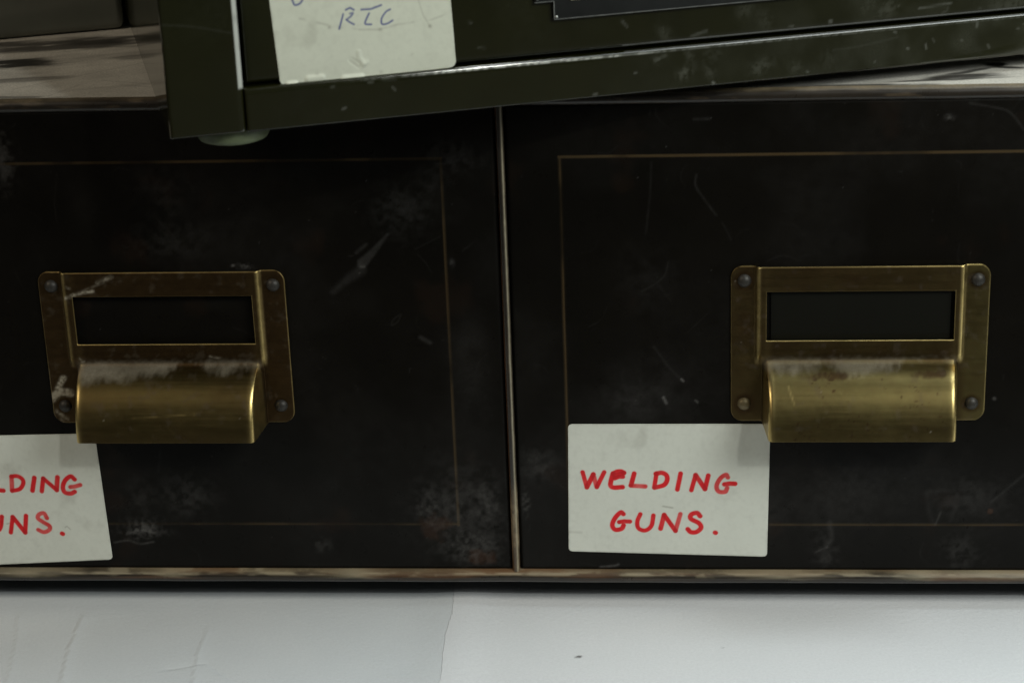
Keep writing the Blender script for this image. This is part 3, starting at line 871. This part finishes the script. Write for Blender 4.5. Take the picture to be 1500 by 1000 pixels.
def paper_label(name, corners, y, origin, parent, mat, ink_fn, r=1.1, n=(330, 240), extra=None, tf=None, label=None):
    """corners: bl, br, tr, tl as (x, z); a sticker with rounded corners following its four-sided outline"""
    bl, br, tr_, tl = [np.asarray(c, float) for c in corners]
    W = np.linalg.norm(br - bl); H = np.linalg.norm(tl - bl)
    u, v = np.meshgrid(np.linspace(0, 1, n[0]), np.linspace(0, 1, n[1]), indexing='ij')
    # round the corners by pulling rows in
    a = u * W; b_ = v * H
    d = np.minimum(b_, H - b_); cut = np.where(d < r, r - np.sqrt(np.clip(r * r - (r - d) ** 2, 0, None)), 0)
    a = cut + u * (W - 2 * cut)
    uu = a / W
    P_ = (1 - uu)[..., None] * ((1 - v)[..., None] * bl + v[..., None] * tl) + uu[..., None] * ((1 - v)[..., None] * br + v[..., None] * tr_)
    x, z = P_[..., 0], P_[..., 1]
    ink, dark = ink_fn(x, z)
    e = np.minimum(np.minimum(a, W - a), np.minimum(b_, H - b_))
    grime = 0.22 * (1 - sst(0, 0.7, e)) * sst(0.3, 0.6, fbm(x / 2.5, z / 2.5, 607, 4)) + 0.20 * sst(0.60, 0.82, fbm(x / 8, z / 8, 601, 5)) + 0.05 * sst(0.5, 0.8, fbm(x / 1.2, z / 1.2, 603, 3))
    lift = 0.04 * (fbm(x / 10, z / 10, 605, 3) - 0.5)
    if extra:
        g2, l2 = extra(x, z)
        grime = grime + g2; lift = lift + l2
    pts = np.stack([x, y - 0.14 - np.clip(lift, -0.05, 2), z], -1)
    me = mesh_np(name, pts.reshape(-1, 3), grid_quads(*n), {'ink': ink, 'ink_dark': dark, 'grime': np.clip(grime, 0, 1)}, origin=origin)
    ob = link(name, me, parent, origin, mat)
    sol = ob.modifiers.new('thickness', 'SOLIDIFY'); sol.thickness = 0.09 * S; sol.offset = -1
    if label:
        ob['label'] = label
    return ob

def zoomed(pts, k, ox, oy):
    return PX([(ox + a / k, oy + b / k) for a, b in pts])
ZR = lambda *p: zoomed(p, 5.556, 830, 670)
ZL = lambda *p: zoomed(p, 6.667, 0, 680)
S_R = [ZR((130, 115), (165, 238)), ZR((165, 238), (218, 132)), ZR((216, 134), (246, 236)), ZR((246, 236), (306, 115)),
       ZR((378, 125), (364, 175), (358, 222), (385, 240), (455, 236)), ZR((376, 130), (405, 112), (440, 108), (466, 118)), ZR((392, 165), (425, 152), (458, 152)), ZR((395, 150), (440, 130), (466, 122)),
       ZR((550, 126), (524, 222)), ZR((522, 224), (640, 231)),
       ZR((732, 124), (713, 240)), ZR((726, 128), (775, 120), (812, 140), (818, 180), (790, 220), (716, 240)),
       ZR((928, 126), (901, 256)),
       ZR((1015, 262), (1050, 138)), ZR((1050, 138), (1126, 252)), ZR((1126, 252), (1153, 142)),
       ZR((1312, 158), (1296, 136), (1250, 168), (1220, 228), (1238, 272), (1290, 274), (1306, 244)), ZR((1285, 214), (1330, 208), (1370, 209)),
       ZR((462, 455), (440, 442), (394, 488), (372, 545), (396, 582), (448, 574), (464, 546)), ZR((428, 520), (470, 514), (515, 516)),
       ZR((600, 456), (576, 515), (585, 570), (640, 588), (690, 550), (706, 466)),
       ZR((765, 574), (794, 462)), ZR((794, 462), (886, 592)), ZR((886, 592), (926, 455)),
       ZR((1086, 472), (1060, 446), (1014, 460), (1012, 494), (1075, 528), (1094, 566), (1058, 600), (1012, 602), (986, 578)),
       ZR((1208, 606), (1213, 608))]
shift = lambda pts, dx: [(a + dx, b) for a, b in pts]
S_L = [ZL(*shift([(130, 110), (165, 245)], -640)), ZL(*shift([(165, 245), (218, 130)], -640)), ZL(*shift([(216, 132), (250, 245)], -640)), ZL(*shift([(250, 245), (320, 110)], -640)),
       ZL(*shift([(378, 110), (360, 175), (352, 232), (385, 250), (455, 245)], -620)), ZL(*shift([(376, 115), (420, 100), (466, 106)], -620)), ZL(*shift([(392, 165), (425, 155), (458, 155)], -620)),
       ZL((-75, 115), (-105, 240)), ZL((-105, 242), (35, 251)),
       ZL((114, 112), (120, 252)), ZL((112, 114), (170, 110), (220, 140), (228, 185), (195, 235), (120, 254)),
       ZL((337, 126), (319, 252)),
       ZL((410, 258), (424, 132)), ZL((424, 132), (556, 246)), ZL((556, 246), (563, 120)),
       ZL((730, 142), (692, 112), (640, 150), (616, 212), (634, 266), (690, 280), (732, 262)), ZL((690, 216), (730, 212), (785, 196)),
       ZL((-255, 510), (-285, 495), (-330, 540), (-345, 600), (-310, 645), (-260, 630), (-250, 600)), ZL((-290, 590), (-200, 580)),
       ZL((-130, 505), (-150, 570), (-120, 640), (-50, 655), (5, 615), (20, 505)),
       ZL((108, 660), (126, 508)), ZL((126, 508), (248, 660)), ZL((248, 660), (256, 496)),
       ZL((460, 520), (430, 472), (384, 484), (372, 520), (420, 556), (484, 596), (482, 634), (430, 656), (376, 634)),
       ZL((609, 670), (615, 673))]

def ink_red(strokes):
    return lambda x, z: ink_layers(x, z, strokes, 1.30, 0.14)

def right_marks(x, z):
    g = 0.55 * stroke(x, z, ZR((785, 392), (820, 398), (862, 404)), 0.35, 0.3) + 0.25 * stroke(x, z, ZR((20, 600), (120, 606)), 0.5, 0.5)
    return g, 0 * x
def left_marks(x, z):
    g = 0.5 * stroke(x, z, ZL((640, 610), (655, 598), (690, 630)), 0.25, 0.2) + 0.5 * stroke(x, z, ZL((70, 575), (95, 570)), 0.3, 0.2)
    return g, 0 * x
cr_r = PX([(833, 806.5), (1123.5, 814.5), (1128.5, 620), (832, 620.5)])
oc = (41, 0, 10)
paper_label('paper_label', cr_r, -0.06, oc, dr_r, m_label, ink_red(S_R), extra=right_marks, label='off-white sticker with red marker words WELDING GUNS.')
cl = PX([(165.5, 818.5), (139, 634)])
br, tr2 = cl[0], cl[1]
dirb = PX([(165.5, 818.5)])[0] - PX([(0, 826)])[0]; dirb = dirb / np.linalg.norm(dirb)
dirt = PX([(139, 634)])[0] - PX([(0, 637)])[0]; dirt = dirt / np.linalg.norm(dirt)
cr_l = [br - dirb * 53.5, br, tr2, tr2 - dirt * 53.0]
paper_label('paper_label', cr_l, -0.06, (-140, 0, 8), dr_l, m_label, ink_red(S_L), extra=left_marks, label='tilted off-white sticker with red marker words WELDING GUNS.')

# ================================================================== olive cabinet lying askew on top
GA = math.radians(18.0)
GP = np.array([-71.7, -47.5, ZT])          # point under its front corner, on the level of the feet
FH = 4.0                                   # height of its feet
GW, GD, GH = 300.0, 235.0, 118.0
grn = thing('olive_cabinet', GP, 'olive green steel drawer cabinet set askew on the dusty black cabinet, its corner overhanging', 'cabinet', rotz=GA)
ORG[grn.name] = np.zeros(3)                # children of it are written in its own axes
gex = np.array([math.cos(GA), math.sin(GA), 0]); gey = np.array([-math.sin(GA), math.cos(GA), 0])

def on_green(pts, off=0.0):
    a = np.asarray(pts, float)
    d = ray(a[..., 0], a[..., 1])
    t_ = ((GP + gey * off - CAM) @ gey) / (d @ gey)
    q = CAM + t_[..., None] * d - GP
    return np.stack([q @ gex, q[..., 2]], -1)

def green_grid(name, x0, x1, z0, z1, y, paint, parent, step=0.45, rnd=0.5, worn=None, strip_w=1.5):
    nx = int((x1 - x0) / step) + 1; nz = int((z1 - z0) / step) + 1
    x, z = np.meshgrid(np.linspace(x0, x1, nx), np.linspace(z0, z1, nz), indexing='ij')
    dust, wear_glint = paint(x, z)
    fold = np.zeros_like(x)
    if worn == 'right':  # pale strip down the inner edge of the stile
        fold = np.clip(1 - (x1 - x) / strip_w, 0, 1)
        wear_glint = np.maximum(wear_glint, sst(0.1, 0.35, fold) * sst(FH + 10.2, FH + 10.8, z) * (0.55 + 0.55 * sst(0.25, 0.5, fbm(x / 3, z / 9, 731, 4))))
    if worn == 'top':  # worn lip of the rail, with the light's highlight painted along it
        fold = np.clip(1 - (z1 - z) / strip_w, 0, 1)
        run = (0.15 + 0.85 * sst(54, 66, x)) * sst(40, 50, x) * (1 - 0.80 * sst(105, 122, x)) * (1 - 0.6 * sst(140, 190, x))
        wear_glint = np.maximum(wear_glint, sst(0.34, 0.44, fold) * (1 - sst(0.54, 0.66, fold)) * run * (0.35 + 0.8 * sst(0.35, 0.6, fbm(x / 0.8, z * 0, 733, 3))))
    e = np.minimum(np.minimum(x - x0, x1 - x), np.minimum(z - z0, z1 - z))
    yy = y + rnd * (1 - np.sqrt(np.clip(1 - (1 - np.clip(e / (rnd * 1.6), 0, 1)) ** 2, 0, 1))) + 0.06 * (fbm(x / 50, z / 50, 701, 2) - 0.5)
    yy = yy + (0.75 if worn == 'right' else 0.30 * (1 - 0.97 * sst(92, 114, x))) * fold ** 1.5
    og = ((x0 + x1) / 2, y, (z0 + z1) / 2)
    me = mesh_np(name, np.stack([x, yy, z], -1).reshape(-1, 3), grid_quads(nx, nz), {'dust': np.clip(dust, 0, 1), 'wear_glint': np.clip(wear_glint, 0, 1)}, origin=og)
    ob = link(name, me, parent, og, m_green)
    sol = ob.modifiers.new('thickness', 'SOLIDIFY'); sol.thickness = 1.6 * S; sol.offset = -1
    return ob

def green_marks(marks, spots, haze_right=0.0, y=0.0):
    def f(x, z):
        dust = 0.002 + 0.02 * sst(0.5, 0.8, fbm(x / 22, z / 22, 711, 5)) * fbm(x / 1.5, z / 1.5, 713, 3)
        dust = dust + haze_right * sst(95, 200, x) * (0.4 + sst(0.4, 0.75, fbm(x / 9, z / 9, 715, 5)))
        dust = dust + 0.20 * sst(0.988, 0.999, vnoise(x / 0.7 + z * 0.1, z / 0.7, 717)) * (0.3 + 0.7 * sst(60, 180, x))
        wear_glint = np.zeros_like(x)
        for pts, a, w in marks:
            mk = stroke(x, z, smooth_path(on_green(pts, y)), w * 0.7, 0.28)
            wear_glint = np.maximum(wear_glint, 0.36 * a * mk * (0.4 + 0.8 * fbm(x / 0.8, z / 0.8, 719, 3)))
        for c, r1, r2, a in spots:
            cx, cz = on_green([c], y)[0]
            g = blob(x, z, cx, cz, r1 / 5.3, r2 / 5.0, 0.4)
            dust = dust + 0.42 * a * g * sst(0.32, 0.75, fbm(x / 0.8, z / 0.8, 721, 4) + 0.15 * g)
        return dust, wear_glint
    return f

b = Poly()                                 # shell behind the front frame
b.box(GW - 1.2, GW, 1.7, GD, FH, GH + FH)
b.box(1.2, GW - 1.2, GD - 1.2, GD, FH, GH + FH)
b.box(1.2, GW - 1.2, 1.7, GD - 1.2, FH, FH + 1.2)
b.box(1.2, GW - 1.2, 1.7, GD - 1.2, GH + FH - 1.2, GH + FH)
sh = link('shell', b.mesh('shell'), grn, (0, 0, 0), m_green)
def flank():
    yy = np.concatenate([np.arange(1.7, 120, 0.5), np.arange(120, GD, 4.0), [GD]]); zz = np.concatenate([np.arange(FH, FH + 60, 0.5), np.arange(FH + 60, FH + GH, 3.0), [FH + GH]])
    y, z = np.meshgrid(yy, zz, indexing='ij')
    d = 0.012 + 0.02 * fbm(y / 3.0, z / 26, 741, 4) + 0.10 * sst(50, 90, y) * sst(0.55, 0.75, fbm(y / 1.2, z / 18, 743, 4))
    w = 0.5 * sst(0.70, 0.80, fbm(y / 0.9, z / 10, 745, 4)) * sst(60, 90, y)
    w = np.maximum(w, 0.55 * (1 - sst(2.2, 3.4, y)) * sst(0.4, 0.65, fbm(y / 2, z / 5, 747, 4)))
    me = mesh_np('side_panel', np.stack([0 * y, y, z], -1).reshape(-1, 3), grid_quads(len(yy), len(zz), flip=True), {'dust': d, 'wear_glint': w})
    ob = link('side_panel', me, grn, (0, 0, 0), m_green)
    sol = ob.modifiers.new('thickness', 'SOLIDIFY'); sol.thickness = 1.2 * S; sol.offset = -1
flank()
# front frame
stile_l = green_grid('stile', 0, 17.65, FH, FH + GH, 0.0, green_marks([([(236, 37), (285, 40), (345, 50)], 0.10, 0.5)], [((320, 30), 20, 30, 0.02)]), grn, 0.35, 0.4, worn='right', strip_w=1.55)
stile_r = green_grid('stile', GW - 17.65, GW, FH, FH + GH, 0.0, green_marks([], []), grn, 1.2, 0.6)
rail_marks = [([(575, 128), (579, 132)], 0.5, 0.6), ([(502, 160), (506, 158)], 0.5, 0.8), ([(560, 118), (580, 117)], 0.2, 0.5), ([(540, 121), (546, 121)], 0.35, 0.7), ([(485, 128), (489, 127)], 0.3, 0.7),
              ([(930, 107), (932, 107)], 0.7, 0.5), ([(1044, 121), (1046, 123)], 0.9, 0.7), ([(870, 139), (874, 138)], 0.4, 0.9), ([(1356, 65), (1357, 72)], 0.6, 0.5), ([(1366, 57), (1369, 62)], 0.35, 0.4),
              ([(1329, 71), (1331, 72)], 0.7, 0.6), ([(1432, 31), (1431, 40)], 0.5, 0.7), ([(1455, 28), (1462, 28)], 0.6, 0.5), ([(1412, 32), (1414, 33)], 0.6, 0.5), ([(1310, 47), (1313, 48)], 0.5, 0.6), ([(1490, 42), (1493, 42)], 0.5, 0.5),
              ([(1408, 59), (1410, 60)], 0.5, 0.5), ([(1447, 66), (1449, 70)], 0.3, 0.8), ([(1220, 74), (1260, 68), (1315, 55)], 0.10, 0.6), ([(1282, 90), (1281, 92)], 0.4, 0.5), ([(1350, 93), (1390, 89), (1432, 86)], 0.30, 0.5),  # last long stroke: highlight on the rail's lower edge, painted in
              ([(1182, 105), (1184, 106)], 0.5, 0.5), ([(1100, 63), (1200, 53), (1330, 40)], 0.13, 0.7), ([(960, 89), (975, 82)], 0.15, 1.0)]
rail_spots = [((1003, 108), 14, 9, 0.40), ((1040, 105), 9, 14, 0.22), ((965, 85), 14, 8, 0.20), ((1045, 78), 16, 12, 0.14), ((1120, 95), 22, 12, 0.16), ((1165, 98), 12, 10, 0.18), ((1215, 85), 16, 16, 0.10), ((1110, 100), 14, 10, 0.16), ((1010, 82), 8, 14, 0.18)]
rail_l = green_grid('rail', 17.75, GW - 17.75, FH, FH + 10.45, 0.0, green_marks(rail_marks, rail_spots, 0.05), grn, 0.36, 0.22, worn='top', strip_w=1.4)
rail_t = green_grid('rail', 17.75, GW - 17.75, FH + GH - 12, FH + GH, 0.0, green_marks([], []), grn, 1.5, 0.8)
b = Poly()                                 # returns of the opening
b.box(16.2, 17.7, 1.7, 14, FH + 10, GH + FH - 12)
b.box(GW - 17.7, GW - 16.2, 1.7, 14, FH + 10, GH + FH - 12)
b.box(17.7, GW - 17.7, 1.7, 14, FH + 8.6, FH + 10.2)
link('opening_return', b.mesh('opening_return'), grn, (0, 0, 0), m_green)

# its drawer
DY = 2.0
dmarks = [([(911, 31), (919, 40)], 0.35, 0.7), ([(1014, 53), (1035, 46)], 0.32, 1.0), ([(1346, 13), (1362, 10), (1393, 5)], 0.6, 0.45), ([(1379, 20), (1387, 16), (1388, 12)], 0.25, 0.4), ([(1215, 32), (1218, 32)], 0.7, 0.8),
          ([(1157, 39), (1162, 39)], 0.5, 0.5), ([(688, 33), (690, 34)], 0.4, 0.5), ([(1434, 12), (1436, 12)], 0.3, 0.5), ([(700, 70), (710, 71)], 0.2, 0.5)]
dspots = [((973, 49), 10, 14, 0.22), ((1090, 15), 14, 10, 0.22), ((1270, 8), 16, 10, 0.13), ((1300, 14), 18, 14, 0.30), ((1490, 4), 30, 12, 0.28), ((1120, 30), 14, 20, 0.12), ((1460, 12), 20, 12, 0.12)]
gdr = green_grid('drawer', 18.3, GW - 18.3, FH + 10.9, FH + GH - 12.6, DY, green_marks(dmarks, dspots, 0.045, DY), grn, 0.5, 0.8)

# sticker with blue pen words
GZ = lambda *p: on_green([(390 + a / 5.172, b / 5.172) for a, b in p], DY)
S_G = [GZ((552, 220), (566, 170), (582, 108)), GZ((602, 76), (634, 60), (662, 76)), GZ((634, 104), (656, 100), (640, 125), (606, 150)), GZ((606, 150), (630, 168), (664, 186)),
       GZ((720, 74), (790, 70), (870, 40)), GZ((778, 102), (756, 150), (750, 182), (795, 186)),
       GZ((938, 72), (905, 92), (874, 140), (876, 182), (915, 180), (956, 156)),
       GZ((268, -190), (215, -200), (195, -140), (230, -110), (270, -150), (272, -60), (272, 0), (250, 30), (215, 38), (196, 0)),
       GZ((400, -170), (420, -110), (470, -180)), GZ((560, -110), (520, -160), (580, -190), (600, -110)), GZ((700, -240), (690, -110))]
def ink_blue(x, z):
    i, d = ink_layers(x, z, S_G, 0.42, 0.16)
    return i * 0.92, d * 0.3
def crease(x, z):
    g = 0.30 * stroke(x, z, GZ((250, 140), (340, 160), (480, 195), (700, 225), (850, 225), (1000, 185), (1250, 150), (1390, 100)), 0.35, 0.35) * sst(0.40, 0.62, fbm(x / 2.5, z / 2.5, 801, 3))
    g = g + 0.25 * stroke(x, z, GZ((1150, 0), (1190, 120), (1240, 200)), 0.3, 0.3) + 0.45 * blob(x, z, *GZ((1240, 200))[0], 0.6, 0.6) + 0.4 * blob(x, z, *GZ((478, 208))[0], 0.5, 0.5)
    l = np.zeros_like(x)
    for pts, a, w in ((GZ((640, 455), (705, 500)), -0.12, 1.0), (GZ((700, 395), (705, 440), (740, 485)), 0.12, 0.9), (GZ((760, 470), (715, 500)), 0.10, 0.8), (GZ((590, 600), (660, 595), (720, 590)), 0.3, 1.6),
                      (GZ((170, 640), (220, 635)), 0.4, 1.0), (GZ((320, 600), (420, 590)), 0.25, 1.4)):
        l = l + a * stroke(x, z, pts, w, 0.5)
    g = g + 0.25 * stroke(x, z, GZ((640, 460), (700, 505)), 0.4, 0.4)
    for p, s in (((560, 210), 1), ((865, 225), 1), ((870, 545), .8), ((385, 560), .8), ((1105, 410), .5)):
        g = g + 0.3 * s * blob(x, z, *GZ(p)[0], 0.6, 0.5)
    return g, l
gc = on_green([(411, 128), (668.5, 98.5), (660, 0), (394, 0)], DY)
up = 26.0
gcl = [gc[0], gc[1], gc[2] + (gc[2] - gc[1]) / np.linalg.norm(gc[2] - gc[1]) * (up + 3), gc[3] + (gc[3] - gc[0]) / np.linalg.norm(gc[3] - gc[0]) * up]
paper_label('paper_label', gcl, DY, (46, DY, 30), gdr, m_label2, ink_blue, r=1.8, extra=crease, label='crumpled off-white sticker with faint blue pen letters RTC')

# steel card holder on that drawer
hp = on_green([(782, 3), (810, 5), (812, 27), (1090, 0)], DY)
x0, x1 = hp[1][0], hp[1][0] + 62.0
zlo, zstep = hp[2][1], hp[0][1]
h = Poly()
h.prism_xz([(x0, zlo), (x1, zlo), (x1, zstep), (x1 + 4.6, zstep), (x1 + 4.6, zlo + 34), (x0 - 4.6, zlo + 34), (x0 - 4.6, zstep), (x0, zstep)], DY - 1.1, DY - 0.1)
ho = link('card_holder', h.mesh('card_holder', (x0, DY, zlo)), gdr, (x0, DY, zlo), m_steel)
bevel(ho, 0.25, 2)
h = Poly()
h.prism_xz([(x0 + 4, zlo + 4.3), (x1 - 4, zlo + 4.3), (x1 - 4, zlo + 29), (x0 + 4, zlo + 29)], DY - 1.5, DY - 1.15)
link('card', h.mesh('card', (x0, DY, zlo)), gdr, (x0, DY, zlo), m_card)
h = Poly()
h.box(x0 - 0.12, x1 + 0.12, DY - 1.16, DY - 0.9, zlo - 0.14, zlo + 0.06)
h.box(x0 - 0.14, x0 + 0.08, DY - 1.16, DY - 0.9, zlo + 0.06, zstep)
h.box(x0 - 4.7, x0 - 0.14, DY - 1.16, DY - 0.9, zstep - 0.12, zstep + 0.06)
link('holder_glint', h.mesh('holder_glint', (x0, DY, zlo)), gdr, (x0, DY, zlo), m_holder_glint)  # pale strips added in place of the highlight on the holder's bevel
h = Poly()
for (sx, sz) in ((x0 - 4.0, zstep + 0.9), (x0 + 0.5, zlo + 0.5)):
    h.lathe((sx, DY - 1.1, sz), [(0.01, 0.22), (0.35, 0.15), (0.42, -0.05)], 12, 'y')
link('holder_pin', h.mesh('holder_pin', (x0, DY, zlo), True), gdr, (x0, DY, zlo), m_steel_edge)

# feet
for fx, fy in ((15.5, 11.2), (GW - 15.5, 11.2), (15.5, GD - 14), (GW - 15.5, GD - 14)):
    f = Poly()
    f.lathe((fx, fy, 0), [(0.01, 0.0), (7.2, 0.0), (8.1, 0.35), (8.6, 1.2), (8.7, FH)], 40)
    link('foot', f.mesh('foot', (fx, fy, 0), True), grn, (fx, fy, 0), m_foot)

# ================================================================== dark box standing behind the dust, beside the olive cabinet
q0 = on_level([(0, 61)], ZT)[0]; q1 = on_level([(197, 42.5)], ZT)[0]
da = math.atan2(q1[1] - q0[1], q1[0] - q0[0])
# its front corner touches the flank of the olive cabinet
local = lambda p: np.array([(p[0] - GP[0]) * gex[0] + (p[1] - GP[1]) * gex[1], (p[0] - GP[0]) * gey[0] + (p[1] - GP[1]) * gey[1]])
yl = local(q1)[1]
orig = GP + gex * (-0.8) + gey * yl
dbx = thing('metal_box', orig, 'plain dark grey-green metal box set back on the dusty top beside the olive cabinet', 'box', rotz=GA)
ORG[dbx.name] = np.zeros(3)
BW, BD, BH = 120.0, 130.0, 112.0
s = Poly(); s.box(-BW, 0, 0, BD, 0.2, BH)
sb = link('body', s.mesh('body'), dbx, (0, 0, 0), m_dark)
bevel(sb, 2.2, 4)
s = Poly(); s.box(-BW - 1, 0.4, -1.0, BD + 1, BH + 0.1, BH + 9)
sl = link('lid', s.mesh('lid'), dbx, (0, 0, 0), m_dark)
bevel(sl, 1.5, 3)
